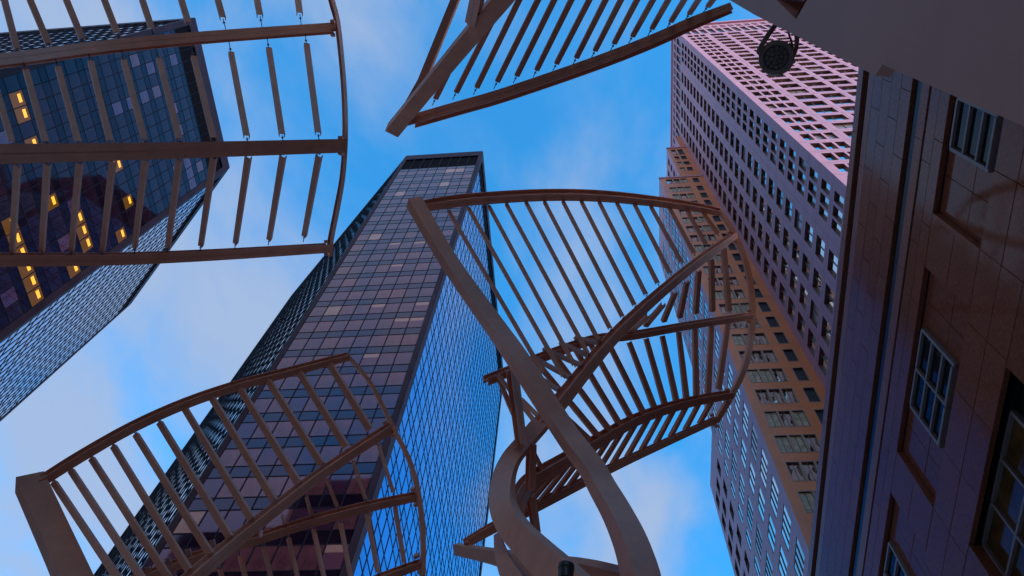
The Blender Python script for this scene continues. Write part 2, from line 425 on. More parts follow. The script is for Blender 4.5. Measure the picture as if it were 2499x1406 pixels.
facade((FX, FY), (0, 1), (-1, 0), 47.2 - FY, 0, 184.4, lf_cols, main_rows, name='side_wall')
cr_f = [(1.1 + 1.81 * i, 2.35 + 1.81 * i, 'mirror', 2) for i in range(20)]
cr_l = [(1.4 + 1.85 * i, 2.7 + 1.85 * i, 'mirror', 2) for i in range(11)]
facade((FX, FY), (1, 0), (0, -1), 39.0, 184.4, TOPR, cr_f, [(185.0, 191.6), (193.2, 194.4), (195.0, 196.2)], name='front_wall')
facade((FX, FY), (0, 1), (-1, 0), 66 - FY, 184.4, TOPR, cr_l + [(21.8 + 1.85 * i, 23.1 + 1.85 * i, 'mirror', 2) for i in range(10)], [(185.0, 191.6), (193.2, 194.4), (195.0, 196.2)], name='side_wall')
# stepped recess, facing the camera
YB = 47.2; X2, X1, X0 = 17.7, 21.8, 24.8
Z2, Z1, Z0 = 153.7, 175.3, 184.4
w2 = [(18.75 - X2, 19.95 - X2, 'gold', 1), (20.12 - X2, 21.3 - X2, 'gold', 1), (21.47 - X2, 22.65 - X2, 'gold', 1), (23.75 - X2, 24.9 - X2, 'vent', 0)]
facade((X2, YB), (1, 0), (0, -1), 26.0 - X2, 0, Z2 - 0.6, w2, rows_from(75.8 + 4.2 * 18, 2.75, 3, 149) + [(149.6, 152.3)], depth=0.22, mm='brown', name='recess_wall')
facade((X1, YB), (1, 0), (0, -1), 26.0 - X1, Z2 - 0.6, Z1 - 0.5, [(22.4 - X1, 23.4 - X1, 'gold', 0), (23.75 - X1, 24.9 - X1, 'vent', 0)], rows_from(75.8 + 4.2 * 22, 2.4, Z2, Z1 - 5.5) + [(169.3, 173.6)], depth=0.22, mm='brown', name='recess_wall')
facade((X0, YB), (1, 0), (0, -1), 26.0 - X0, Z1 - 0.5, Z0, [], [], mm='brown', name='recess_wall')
cp = MB(); cp.box((X2 - 0.15, YB - 0.15, Z2 - 0.6), (25.95, YB + 0.2, Z2)); cp.build('coping', M['granite'], RTW); cp = MB(); cp.box((X1 - 0.12, YB - 0.15, Z1 - 0.5), (25.95, YB + 0.2, Z1)); cp.build('coping', M['granite'], RTW)
sx = [(48.7 - YB, 52.1 - YB, 'mirror', 3), (53.4 - YB, 56.3 - YB, 'mirror', 2), (58.0 - YB, 61.3 - YB, 'mirror', 3), (62.4 - YB, 63.9 - YB, 'mirror', 1)]
srows = rows_from(59.3 + 4.2 * 22, 2.45, 3, 150)
facade((X2, YB), (0, 1), (-1, 0), 17.4, 0, Z2 - 0.6, sx, srows, depth=0.07, name='side_wall')
sx2 = [(1.0, 2.6, 'mirror', 1), (4.0, 5.6, 'mirror', 1), (6.4, 8.0, 'mirror', 1)]
facade((X2, YB + 17.4), (0, 1), (-1, 0), 9.0, 0, 93.0, sx2, rows_from(59.3 + 4.2 * 7, 2.45, 3, 92), depth=0.3, name='side_wall')
sx3 = [(1.5 + 2.6 * i, 2.9 + 2.6 * i, 'mirror', 1) for i in range(6)]
facade((X1, YB), (0, 1), (-1, 0), 17.4, Z2, Z1, sx3, rows_from(59.3 + 4.2 * 27, 2.45, Z2, Z1 - 1), depth=0.3, name='side_wall')
facade((X0, YB), (0, 1), (-1, 0), 17.4, Z1, Z0, sx3, [(Z1 + 2, Z1 + 4.5)], depth=0.3, name='side_wall')
rf = MB()
rf.poly([(X2, YB, Z2 - .05), (26, YB, Z2 - .05), (26, YB + 17.4, Z2 - .05), (X2, YB + 17.4, Z2 - .05)])
rf.poly([(X1, YB, Z1 - .05), (26, YB, Z1 - .05), (26, YB + 17.4, Z1 - .05), (X1, YB + 17.4, Z1 - .05)])
rf.poly([(FX, FY, TOPR - .05), (65, FY, TOPR - .05), (65, 66, TOPR - .05), (FX, 66, TOPR - .05)])
rf.poly([(X2, YB + 17.4, 92.9), (30, YB + 17.4, 92.9), (30, YB + 26.4, 92.9), (X2, YB + 26.4, 92.9)])
rf.build('roof', M['frame'], RTW)
bk = MB(); bk.box((64, FY + .3, 0), (65, 66, TOPR - .2)); bk.box((26.3, 65, 0), (64, 66, TOPR - .2)); bk.box((X2 + .3, YB + 17.0, 93), (26.2, YB + 17.39, Z2 - .2)); bk.box((X2 + .3, YB + 26, 0), (30, YB + 26.39, 92.8))
bk.box((FX + 0.9, FY + 0.9, 0), (63, 64, TOPR - 1)); bk.box((X2 + .8, YB + .8, 0), (27, YB + 17, Z2 - 1)); bk.box((X1 + .8, YB + .8, Z2 - 1), (27, YB + 17, Z1 - 1)); bk.build('rear_wall', M['granite'], RTW)
cn = MB(); cn.box((FX - 0.25, FY - 0.45, 198.6), (65.2, FY - 0.01, TOPR)); cn.box((FX - 0.25, FY - 0.01, 198.6), (FX - 0.01, 66, TOPR)); cn.build('cornice', M['granite'], RTW)
# vertical and horizontal stone joints of the main corner
jt = MB()
for r in main_rows[8:]:
    z = r[1] + 0.7
    jt.box((FX - 0.004, FY - 0.006, z - 0.02), (FX + 39, FY - 0.001, z + 0.02)); jt.box((FX - 0.006, FY, z - 0.02), (FX - 0.001, YB, z + 0.02))
for c in range(10): jt.box((31.25 + 3.62 * c, FY - 0.005, 3), (31.29 + 3.62 * c, FY - 0.001, 184))
for c in (31.2, 35.3, 39.2, 42.9): jt.box((FX - 0.005, c, 3), (FX - 0.001, c + 0.04, 184))
tag(jt.build('stone_joint', M['bar'], RTW), kind='stuff')
# windows: pane and bars set at the back of each opening
WIN.sort(key=lambda a: -a['ar'])
def win_geom(b, a, off=True):
    o, u, n = a['o'], a['u'], a['n']; d = a['d']
    if off: cu = (a['u0'] + a['u1']) / 2; cz = (a['z0'] + a['z1']) / 2
    o2 = o
    b.obox(o2, u, n, a['u0'], a['u1'], d, d + 0.03, a['z0'], a['z1'], 0)
    t = 0.06; f1 = d + 0.10
    e = 0.004
    if a['gl'] in ('gold', 'gold_b', 'vent'):
        for (ua, ub, za, zb) in ((a['u0'] - .05, a['u0'] + .03, a['z0'] - .05, a['z1'] + .05), (a['u1'] - .03, a['u1'] + .05, a['z0'] - .05, a['z1'] + .05)):
            b.obox(o2, u, n, ua, ub, -0.05, 0.03, za, zb, 2)
        for (za, zb) in ((a['z0'] - .05, a['z0'] + .03), (a['z1'] - .03, a['z1'] + .05)):
            b.obox(o2, u, n, a['u0'] + .03 + e, a['u1'] - .03 - e, -0.05, 0.028, za, zb, 2)
    for k in range(a['nb']):
        uc = a['u0'] + (a['u1'] - a['u0']) * (k + 1) / (a['nb'] + 1)
        b.obox(o2, u, n, uc - .035, uc + .035, d + 0.031, f1, a['z0'] + e, a['z1'] - e, 1)
    if a['nb'] == 0 and a['gl'].startswith('mirror'):
        b.obox(o2, u, n, a['u0'] + e, a['u0'] + .1, d + 0.031, f1, a['z0'] + e, a['z1'] - e, 1)
for a in WIN[:300]:
    b = MB(); win_geom(b, a); b.build('window', [M[a['gl']], M['bar'], M['edge']], RTW)
for gl in ('mirror', 'mirror_b', 'mirror_c', 'gold', 'gold_b', 'vent'):
    b = MB()
    for a in WIN[300:]:
        if a['gl'] == gl: win_geom(b, a)
    if b.v: b.build('window', [M[gl], M['bar'], M['edge']], RTW, kind='stuff')

# ------------------------------------------------------------------ building behind the camera (seen mirrored in the glass)
BB = empty('offscreen_block', (-35, -60, 0), 'dark office block behind the viewer, mirrored in the lower glass of the middle tower', 'building')
b = MB(); b.box((-84, -75, 0), (-4, -32, 128)); b.box((-64, -70, 128), (-34, -34, 146)); b.box((-80, -60, 128), (-70, -40, 134)); b.build('wall', M['louver'], BB)
b = MB()
for k in range(30):
    z = 4 + k * 4.1
    for i in range(24):
        if random.random() < 0.75: b.box((-76 + i * 3, -32, z), (-76 + i * 3 + 2.0, -31.9, z + 2.2))
tag(b.build('window', M['wglass_b'], BB), kind='stuff')

SHADE_BLOCK = empty('offscreen_block', (60, -60, 0), 'unseen stone block added behind the viewer on the right to shade the street', 'building')  # added out of view to block the low sun from the sculptures
b = MB(); b.box((30, -110, 0), (100, -42, 76)); b.box((40, -100, 76), (92, -50, 80)); b.build('wall', M['granite'], SHADE_BLOCK)
b = MB()
for k in range(14):
    for i in range(20): b.box((32 + i * 3.4, -42, 4 + k * 4.1), (34 + i * 3.4, -41.9, 6.4 + k * 4.1))
tag(b.build('window', M['wglass'], SHADE_BLOCK), kind='stuff')

# ------------------------------------------------------------------ near building (polished granite, on the right)
NB = empty('granite_building', (15, 5, 0), 'polished brown granite building with recessed windows filling the right edge of the photo', 'building')
Y0, Y1 = -34.0, 37.0
body = MB(); body.box((8.9, Y0, 0), (26, Y1, 23.9))
body.box((8.12, Y0, 18.80), (8.89, Y1, 24.0)); body.build('wall', M['joint'], NB)
FA = dict(vis=(1.6, 24.5))
stuffp = {k: MB() for k in ('polished', 'polished_b', 'polished_c')}
rp = random.Random(11)
PANEL = {}
def panel(y0, y1, z0, z1, x0=8.0, x1=8.119, key=None, name='granite_panel'):
    key = key or rp.choice(['polished', 'polished', 'polished', 'polished_c'])
    g = 0.0045
    if y1 < FA['vis'][0] or y0 > FA['vis'][1] or z1 < 12:
        stuffp[key].box((x0, y0 + g, z0 + g), (x1, y1 - g, z1 - g)); return
    sz = (round(x1 - x0, 3), round(y1 - y0 - 2 * g, 3), round(z1 - z0 - 2 * g, 3), key)
    if sz not in PANEL:
        hx, hy, hz = sz[0] / 2, sz[1] / 2, sz[2] / 2; bm = bmesh.new(); bmesh.ops.create_cube(bm, size=1.0)
        for v in bm.verts: v.co = Vector((v.co.x * sz[0], v.co.y * sz[1], v.co.z * sz[2]))
        bmesh.ops.bevel(bm, geom=[e for e in bm.edges], offset=0.006, segments=1, affect='EDGES')
        me = bpy.data.meshes.new('granite_panel'); bm.to_mesh(me); bm.free(); me.materials.append(M[key]); PANEL[sz] = me
    o = link(name, PANEL[sz], NB)
    o.location = ((x0 + x1) / 2, (y0 + y1) / 2, (z0 + z1) / 2)
    o.rotation_euler = (rp.gauss(0, .0008), rp.gauss(0, .0008), rp.gauss(0, .0012))
    o.location.x += rp.uniform(-.002, .002)
def course(z0, z1, step, off, x0=8.0, key=None, name='granite_panel'):
    y = Y0 + off
    a = Y0
    while a < Y1 - .01:
        bb = min(y if y > a + 0.05 else y + step, Y1); 
        panel(a, bb, z0, z1, x0, key=key, name=name); a = bb; y = bb + step
STEP = 1.61
course(23.78, 24.17, 3.22, 1.3, x0=7.97, key='polished_b', name='coping_stone')
bb = MB(); bb.box((8.10, Y0, 23.46), (8.119, Y1, 23.775)); bb.build('metal_band', M['blueband'], NB)
course(23.06, 23.45, 3.22, 2.1, key='polished_b')
zc4 = [20.72, 21.31, 21.89, 22.47, 23.06]
for i in range(4): course(zc4[i], zc4[i + 1], STEP, 0.4 if i % 2 else 1.2)
bb = MB(); bb.box((8.06, Y0, 20.31), (8.119, Y1, 20.54)); bb.build('metal_band', M['blueband'], NB)
course(19.80, 20.21, 3.22, 0.5, key='polished_b')
bb = MB(); bb.box((8.07, Y0, 19.70), (8.119, Y1, 19.80)); bb.build('metal_band', M['blueband'], NB)
course(19.25, 19.70, STEP * 1.2, 0.9); course(18.80, 19.25, STEP * 1.2, 0.3)
BAY = 6.43
def grid_window(y0, y1, z0, z1, ny, nz, xg, glass, lab=None):
    wn = MB(); t = 0.075
    ys = [y0 + (y1 - y0) * i / ny for i in range(ny + 1)]; zs = [z0 + (z1 - z0) * i / nz for i in range(nz + 1)]
    for i, y in enumerate(ys):
        tt = t if i in (0, ny) else t * .7
        wn.box((xg - 0.11, y - tt / 2, z0), (xg, y + tt / 2, z1))
    for i, z in enumerate(zs):
        tt = t if i in (0, nz) else t * .8
        for j in range(ny):
            e0 = t / 2 if j == 0 else t * .35; e1 = t / 2 if j == ny - 1 else t * .35
            wn.box((xg - 0.105 - (0.05 if i == 0 else 0), ys[j] + e0, z - tt / 2), (xg, ys[j + 1] - e1, z + tt / 2))
    fo = wn.build('window_frame', M['wframe'], NB)
    for i in range(ny):
        for j in range(nz):
            pb = MB(); pb.box((xg - 0.035, ys[i] + .04, zs[j] + .04), (xg - 0.012, ys[i + 1] - .04, zs[j + 1] - .04))
            p = pb.build('pane', glass, None); p.parent = fo; p.matrix_parent_inverse = Matrix.Identity(4)
for k in range(-6, 5):
    a, c = 7.81 + BAY * k, 12.93 + BAY * k
    if c > Y1 - .2: continue
    # pier on the near side of the bay, then the recessed bay
    panel(a - 1.31, a, 17.70, 18.79, x1=8.14); panel(a - 1.31, a, 16.63, 17.69, x1=8.14)
    for i in range(6):
        panel(a + (c - a) * i / 6, a + (c - a) * (i + 1) / 6, 17.55, 18.95, 8.15, 8.24, key='polished_c'); panel(a + (c - a) * i / 6, a + (c - a) * (i + 1) / 6, 16.63, 17.54, 8.15, 8.24, key='polished_c')
    panel(c - .001, c + .12, 16.63, 18.79, 8.002, 8.2, key='polished_b', name='jamb_stone')
    if -2 < k < 3: grid_window(a + 1.50, a + 3.61, 16.89, 18.57, 2, 3, 8.148, M['wglass'])
    # spandrel between the two window rows
    for i in range(4):
        panel(a - 1.31 + BAY * i / 4, a - 1.31 + BAY * (i + 1) / 4, 15.80, 16.62); 
        panel(a - 1.31 + BAY * i / 4, a - 1.31 + BAY * (i + 1) / 4, 15.02, 15.79)
    # lower tall opening
    la, lc = a + .43, c - .38
    panel(lc, la + BAY, 9.0, 12.2, x1=8.34); panel(lc, la + BAY, 12.21, 13.6, x1=8.34); panel(lc, la + BAY, 13.61, 15.01, x1=8.34)
    if -2 < k < 3: grid_window(la + 1.0, lc - .02, 9.3, 15.0, 3, 6, 8.36, M['wglass_b'])
bk = MB(); bk.box((8.245, Y0, 15.03), (8.89, Y1, 18.79)); bk.box((8.40, Y0, 0), (8.89, Y1, 15.02)); bk.build('backing_wall', M['joint'], NB)
for i in range(24):
    for z0, z1 in ((0.0, 4.4), (4.41, 8.99)): panel(Y0 + i * 2.95, Y0 + (i + 1) * 2.95, z0, z1, 8.0, 8.39)
for key, b in stuffp.items():
    if b.v: b.build('granite_panel', M[key], NB, kind='stuff')

# ------------------------------------------------------------------ steel tree sculptures
PROF = {
 'box': [(-.5, -.5), (.5, -.5), (.5, .5), (-.5, .5)],
 'I': [(-.5, -.5), (-.022, -.5), (-.022, -.455), (.022, -.455), (.022, -.5), (.5, -.5), (.5, -.40), (.08, -.40), (.08, .40), (.5, .40), (.5, .5), (-.5, .5), (-.5, .40), (-.08, .40), (-.08, -.40), (-.5, -.40)],
 'C': [(-.5, .5), (-.5, -.5), (.5, -.5), (.5, .5), (.40, .5), (.40, -.36), (-.40, -.36), (-.40, .5)],
}
def cr(p0, p1, p2, p3, t):
    return 0.5 * ((2 * p1) + (p2 - p0) * t + (2 * p0 - 5 * p1 + 4 * p2 - p3) * t * t + (3 * p1 - p0 - 3 * p2 + p3) * t ** 3)
def dense(path, n):
    """path of (px, py, depth, width_px) -> smooth list of (px, py, 1/depth-free)"""
    if n <= 1 or len(path) < 3: return [tuple(p) for p in path]
    q = [Vector(p) for p in path]; o = []
    for i in range(len(q) - 1):
        a = q[i - 1] if i else q[0] * 2 - q[1]; d = q[i + 2] if i + 2 < len(q) else q[i + 1] * 2 - q[i]
        for k in range(n): o.append(tuple(cr(a, q[i], q[i + 1], d, k / n)))
    o.append(tuple(q[-1])); return o
def beam(name, path, kind='I', th=0.0, ratio=1.0, n=1, parent=None, m='steel', perpoint=False, extra=None):
    """sweep a steel section along a path; th turns the section about its axis, ratio = height/width"""
    pts = dense(path, n)
    P3 = [P(p[0], p[1], p[2]) for p in pts]; W = [p[3] * p[2] / F for p in pts]
    if extra:
        for e in extra: P3.append(Vector(e[:3])); W.append(e[3])
    return sweep(name, P3, W, kind, th, ratio, parent, m, perpoint)
def sweep(name, P3, W, kind, th, ratio, parent, m='steel', perpoint=False):
    b = MB(); pf = PROF[kind]; k = len(pf); c, s = math.cos(th), math.sin(th)
    den = c + ratio * abs(s); nP = len(P3); mid = P3[nP // 2]
    vm = (mid - CAM).normalized(); up = None
    for i, p in enumerate(P3):
        t = (P3[min(i + 1, nP - 1)] - P3[max(i - 1, 0)]).normalized()
        if perpoint: v = (p - CAM).normalized()
        else: v = vm
        u0 = t.cross(v).normalized(); n0 = u0.cross(t).normalized()
        if n0.dot(v) < 0: n0 = -n0
        u = u0 * c + n0 * s; wv = n0 * c - u0 * s
        B = W[i] / den; H = B * ratio
        for (x, y) in pf: b.v.append(tuple(p + u * (x * B) + wv * (y * H)))
    for i in range(nP - 1):
        for j in range(k):
            a, d = i * k + j, i * k + (j + 1) % k
            b.f.append((a, d, d + k, a + k)); b.mi.append(0)
    b.f.append(tuple(range(k))[::-1]); b.f.append(tuple((nP - 1) * k + j for j in range(k))); b.mi += [0, 0]
    return b.build(name, M[m], parent, smooth=nP > 2)
def d_on(path, x, y):
    best = None
    for a, c in zip(path, path[1:]):
        dx_, dy_ = c[0] - a[0], c[1] - a[1]; L2 = dx_ * dx_ + dy_ * dy_
        t = max(0, min(1, ((x - a[0]) * dx_ + (y - a[1]) * dy_) / L2))
        qx, qy = a[0] + dx_ * t, a[1] + dy_ * t; e = (qx - x) ** 2 + (qy - y) ** 2
        if best is None or e < best[0]: best = (e, a[2] + (c[2] - a[2]) * t)
    return best[1]
def rod(a, b_, parent):
    t = (b_ - a); Ln = t.length
    if Ln < 0.02: return
    t.normalize(); x = t.orthogonal().normalized(); y = t.cross(x); b = MB()
    prof = [(0, .012), (.30, .012), (.34, .035), (.42, .035), (.46, .012), (1, .012)]
    for (f, r) in prof:
        for j in range(6):
            q = a + t * (Ln * f) + (x * math.cos(j * 1.0472) + y * math.sin(j * 1.0472)) * r; b.v.append(tuple(q))
    for i in range(len(prof) - 1):
        for j in range(6):
            p, q = i * 6 + j, i * 6 + (j + 1) % 6; b.f.append((p, q, q + 6, p + 6)); b.mi.append(0)
    b.build('tie_rod', M['rod'], parent)
def longer(L_, k):
    o = []
    for x0, y0, x1, y1 in L_:
        q = math.hypot(x1 - x0, y1 - y0); o.append((x0 - (x1 - x0) * k / q, y0 - (y1 - y0) * k / q, x1, y1))
    return o
def slats(parent, pairs, pa, pb, wpx, th=0.0, ratio=0.6, g0=0.0, g1=0.0, m='steel', wscale=None):
    """slats from path pa to path pb; g0/g1 = gap (px) bridged by a thin rod at each end"""
    for i, (x0, y0, x1, y1) in enumerate(pairs):
        d0, d1 = d_on(pa, x0, y0), d_on(pb, x1, y1)
        A, B = P(x0, y0, d0), P(x1, y1, d1)
        w0 = wpx[0] if isinstance(wpx, tuple) else wpx; w1 = wpx[1] if isinstance(wpx, tuple) else wpx
        sweep('slat', [A, B], [w0 * d0 / F, w1 * d1 / F], 'C', th, ratio, parent, m)
        Lp = math.hypot(x1 - x0, y1 - y0); ux, uy = (x1 - x0) / Lp, (y1 - y0) / Lp
        if g0: rod(A, P(x0 - ux * g0, y0 - uy * g0, d0), parent)
        if g1: rod(B, P(x1 + ux * g1, y1 + uy * g1, d1), parent)
def sc(L_, s, ox=0, oy=0): return [tuple((v * s + (oy if i % 2 else ox)) for i, v in enumerate(t)) for t in L_]

GRP = 'painted steel tree sculptures over the street'
# ---- canopy at the upper left
T1 = empty('steel_tree', (-9, 1.5, 0), 'steel canopy with three straight ribs and a bowed outer edge at the upper left', 'sculpture', GRP)
r1 = [(-330, 175, 13.2, 46), (0, 149, 15.8, 36), (244, 117, 18.0, 33), (500, 92, 19.6, 30), (816, 69, 21.6, 27)]
r2 = [(-330, 385, 10.6, 60), (0, 376, 12.4, 48), (400, 368, 15.0, 40), (836, 356, 18.0, 33)]
r3 = [(-330, 638, 13.6, 44), (0, 634, 15.6, 35), (275, 632, 17.4, 32), (520, 622, 19.0, 29), (800, 605, 21.6, 25)]
beam('rib', r1, 'I', R(18), 1.0, 4, T1); beam('rib', r2, 'I', 0, 1.0, 4, T1); beam('rib', r3, 'I', R(-14), 1.0, 4, T1)
rim1 = [(784, -110, 23.0, 17), (809, 0, 22.4, 16), (823, 55, 21.8, 15), (834, 150, 20.4, 14), (841, 250, 19.2, 14), (842, 340, 18.2, 14), (836, 430, 19.2, 14), (822, 510, 20.4, 15), (808, 580, 21.5, 15), (803, 622, 21.9, 16)]
beam('rim', rim1, 'I', R(30), 1.4, 5, T1)
hub = P(-380, 395, 10.2)
beam('stem', [(-330, 175, 13.0, 60), (-395, 395, 10.2, 80), (-330, 638, 13.4, 60)], 'box', R(25), 0.8, 3, T1)
sweep('stem', [hub, Vector((hub.x, hub.y, hub.z * .5)), Vector((hub.x + .6, hub.y - .2, 0))], [.45, .5, .6], 'box', R(25), .9, T1)
s = .4978
ta = sc([(-150, -340, -70, 270), (-70, -350, 85, 245), (80, -160, 240, 220), (260, -160, 405, 195), (450, -160, 575, 165), (645, -160, 745, 145), (840, -160, 925, 118), (1025, -160, 1093, 92), (1230, -160, 1275, 80), (1440, -160, 1470, 70)], s)
r1u = [(p[0], p[1] - 260, p[2] + 3, p[3]) for p in r1]
slats(T1, ta, r1u, r1, 16, R(12), .7, 0, 26)
tb = sc([(-30, 400, 60, 700), (127, 345, 225, 702), (285, 332, 385, 700), (445, 305, 540, 697), (608, 300, 710, 690), (780, 292, 880, 686), (950, 282, 1048, 682), (1133, 262, 1210, 672), (1318, 240, 1383, 664), (1503, 220, 1560, 656)], s)
slats(T1, tb, r1, r2, (15, 16), R(14), .7, 28, 14)
tcx = sc([(85, 808, 60, 1235), (232, 800, 205, 1232), (390, 795, 350, 1230), (553, 788, 503, 1228), (713, 780, 660, 1213), (880, 776, 823, 1212), (1048, 770, 985, 1203), (1218, 766, 1155, 1190), (1388, 762, 1320, 1172), (1565, 760, 1492, 1155)], s)
slats(T1, tcx, r2, r3, (18, 14), R(-24), .7, 8, 16)

# ---- large leaf in the middle
T3 = empty('steel_tree', (3.0, 8.0, 0), 'tall leaf shaped steel tree with a twisted trunk in front of the middle tower', 'sculpture', GRP)
A = [(1010, 492, 21.6, 45), (1098, 642, 20.4, 46), (1209, 799, 18.4, 52), (1269, 885, 17.0, 57), (1376, 1050, 15.7, 59), (1414, 1103, 15.0, 63), (1446, 1146, 14.5, 66), (1471, 1192, 14.0, 69), (1504, 1250, 13.0, 75), (1535, 1316, 11.7, 85), (1554, 1372, 10.7, 93), (1563, 1410, 10.0, 100)]
a_end = P(1590, 1560, 8.6)
beam('stem', A, 'box', R(32), 0.85, 4, T3, perpoint=True, extra=[(a_end.x, a_end.y, a_end.z, .48), (a_end.x - .2, a_end.y - .3, 3.5, .55), (a_end.x - .3, a_end.y - .6, 0, .6)])
rimt = [(1024, 505, 21.7, 30), (1090, 494, 21.9, 31), (1169, 485, 22.1, 31), (1331, 476, 22.5, 30), (1474, 479, 23.0, 29), (1617, 494, 23.5, 26), (1700, 506, 23.8, 23), (1757, 518, 24.0, 20)]
beam('rim', rimt, 'I', R(-38), 1.0, 4, T3)
Bp = [(1793, 573, 24.2, 22), (1652, 680, 22.0, 27), (1498, 821, 20.0, 34), (1369, 978, 18.2, 43), (1310, 1046, 17.4, 44)]
beam('rib', Bp, 'I', R(36), 1.0, 4, T3)
Sp = [(1318, 1036, 17.4, 46), (1273, 1088, 16.9, 46), (1247, 1122, 16.4, 50), (1231, 1163, 15.6, 58), (1226, 1210, 14.6, 66), (1232, 1247, 13.8, 72), (1250, 1283, 13.0, 76), (1281, 1320, 12.2, 80), (1322, 1361, 11.3, 88), (1368, 1406, 10.5, 98), (1420, 1460, 9.6, 108)]
s_end = P(1500, 1560, 8.8)
beam('trunk', Sp, 'box', R(-24), 0.55, 5, T3, perpoint=True, extra=[(s_end.x, s_end.y, s_end.z, .5), (s_end.x - .2, s_end.y - .3, 3.2, .55), (s_end.x - .4, s_end.y - .6, 0, .6)])
rr = [(1753, 514, 24.0, 12), (1772, 538, 24.1, 13), (1793, 573, 24.3, 14), (1814, 622, 24.6, 15), (1829, 680, 24.9, 16), (1836, 740, 25.0, 16), (1834, 810, 24.8, 17), (1824, 870, 24.3, 17), (1808, 918, 23.9, 17), (1783, 967, 23.5, 17), (1766, 998, 23.3, 17), (1748, 1028, 23.2, 16)]
beam('rim', rr, 'box', R(28), .8, 4, T3)
Cp = [(1834, 771, 24.7, 20), (1690, 793, 23.2, 21), (1541, 819, 21.8, 23), (1457, 827, 21.0, 24), (1380, 851, 20.4, 25), (1300, 881, 19.8, 26), (1240, 907, 19.2, 27), (1186, 929, 18.7, 28)]
beam('rib', Cp, 'I', R(30), 1.0, 4, T3)
Dp = [(1785, 962, 23.5, 24), (1672, 984, 22.6, 27), (1553, 1024, 21.2, 31), (1447, 1083, 19.8, 36), (1380, 1123, 18.9, 40), (1304, 1168, 18.0, 45), (1276, 1196, 17.5, 46), (1262, 1232, 17.0, 44), (1258, 1270, 16.7, 40)]
beam('rib', Dp, 'I', R(34), 1.0, 4, T3)
Ep = [(1749, 1023, 23.2, 18), (1620, 1082, 21.8, 20), (1490, 1143, 20.4, 23), (1306, 1237, 18.4, 28), (1205, 1287, 17.3, 28), (1138, 1325, 16.6, 24)]
beam('rib', Ep, 'I', R(20), 1.0, 3, T3)
L1 = [(1114, 1340, 17.0, 30), (1206, 1358, 15.5, 40), (1330, 1386, 14.0, 66), (1440, 1408, 13.2, 84), (1580, 1450, 12.4, 100)]
beam('stem', L1, 'box', R(-22), .7, 3, T3)
beam('trunk', [(1214, 1306, 13.9, 18), (1226, 1354, 12.9, 36), (1254, 1410, 11.9, 60), (1300, 1480, 10.8, 80)], 'box', R(-20), .7, 4, T3, extra=[(1.2, 7.6, 3.5, .5), (1.6, 7.0, 0, .55)])
beam('strut', [(1249, 900, 17.9, 32), (1273, 1090, 16.5, 29)], 'I', R(38), .9, 1, T3)
beam('strut', [(1297, 1085, 17.3, 26), (1294, 1196, 16.9, 27)], 'I', R(38), .9, 1, T3)
beam('strut', [(1296, 1215, 17.6, 26), (1309, 1300, 17.2, 22), (1300, 1340, 16.0, 22)], 'I', R(30), .9, 1, T3)
beam('brace', [(1215, 920, 18.8, 12), (1258, 1020, 18.4, 14), (1325, 1150, 18.3, 13)], 'C', R(25), .8, 3, T3)
beam('brace', [(1214, 914, 18.7, 11), (1303, 1026, 17.8, 12)], 'C', R(25), .8, 1, T3)
beam('brace', [(1272, 975, 18.8, 12), (1316, 1018, 17.8, 12)], 'C', R(25), .8, 1, T3)
s = .4764
p1 = sc([(310, 190, 790, 1010), (410, 172, 892, 1025), (515, 163, 948, 968), (605, 153, 1015, 905), (705, 143, 1072, 842), (800, 142, 1132, 782), (895, 140, 1195, 722), (988, 138, 1257, 662), (1080, 142, 1315, 607), (1170, 146, 1375, 550), (1260, 152, 1437, 497), (1345, 165, 1497, 442), (1440, 172, 1560, 395), (1530, 184, 1622, 350), (1613, 195, 1682, 295)], s, 950, 430)
slats(T3, longer(p1, 5), rimt, Bp, (10, 12), R(20), .8, 7, 7)
p2 = sc([(1713, 370, 1740, 690), (1650, 425, 1655, 692), (1585, 485, 1570, 702), (1525, 540, 1487, 722), (1465, 595, 1405, 742), (1405, 655, 1312, 765), (1330, 712, 1235, 795)], s, 950, 430)
slats(T3, p2, Bp, Cp, (15, 16), R(40), .8)
p2l = [(1464, 838, 1404, 825), (1436, 868, 1368, 838), (1421, 893, 1327, 852), (1391, 922, 1305, 875), (1364, 952, 1268, 893)]
slats(T3, p2l, Bp, Cp, (14, 13), R(-38), .9, m='steel_pale')
p3 = [(1735, 755, 1685, 1095), (1650, 768, 1632, 1115), (1565, 778, 1573, 1130), (1482, 798, 1522, 1142), (1398, 818, 1470, 1152), (1315, 832, 1410, 1166), (1228, 850, 1357, 1186)]
p3 = sc(p3, s, 950, 430)
for (x0, y0, x1, y1) in sc([(1150, 900, 1302, 1216), (1090, 960, 1242, 1246), (1030, 1010, 1182, 1276), (970, 1080, 1130, 1306), (915, 1140, 1072, 1336), (860, 1190, 1025, 1352)], s, 950, 430):
    ux, uy = x0 - x1, y0 - y1; best = None
    for k in range(100, 220):
        X, Y = x1 + ux * k / 100, y1 + uy * k / 100
        e = min((X - q[0]) ** 2 + (Y - q[1]) ** 2 for q in dense(Cp, 8))
        if best is None or e < best[0]: best = (e, X, Y)
    p3.append((best[1], best[2] + 6, x1, y1))
slats(T3, p3, Cp, Dp, (14, 17), R(28), .8)
def along(path, t):
    q = dense(path, 8); k = t * (len(q) - 1); i = min(int(k), len(q) - 2); f = k - i
    return q[i][0] + (q[i + 1][0] - q[i][0]) * f, q[i][1] + (q[i + 1][1] - q[i][1]) * f
def at_x(path, x):
    q = dense(path, 8)
    for a, c in zip(q, q[1:]):
        if (a[0] - x) * (c[0] - x) <= 0 and a[0] != c[0]:
            f = (x - a[0]) / (c[0] - a[0]); return x, a[1] + (c[1] - a[1]) * f
    return x, q[-1][1]
p4 = []
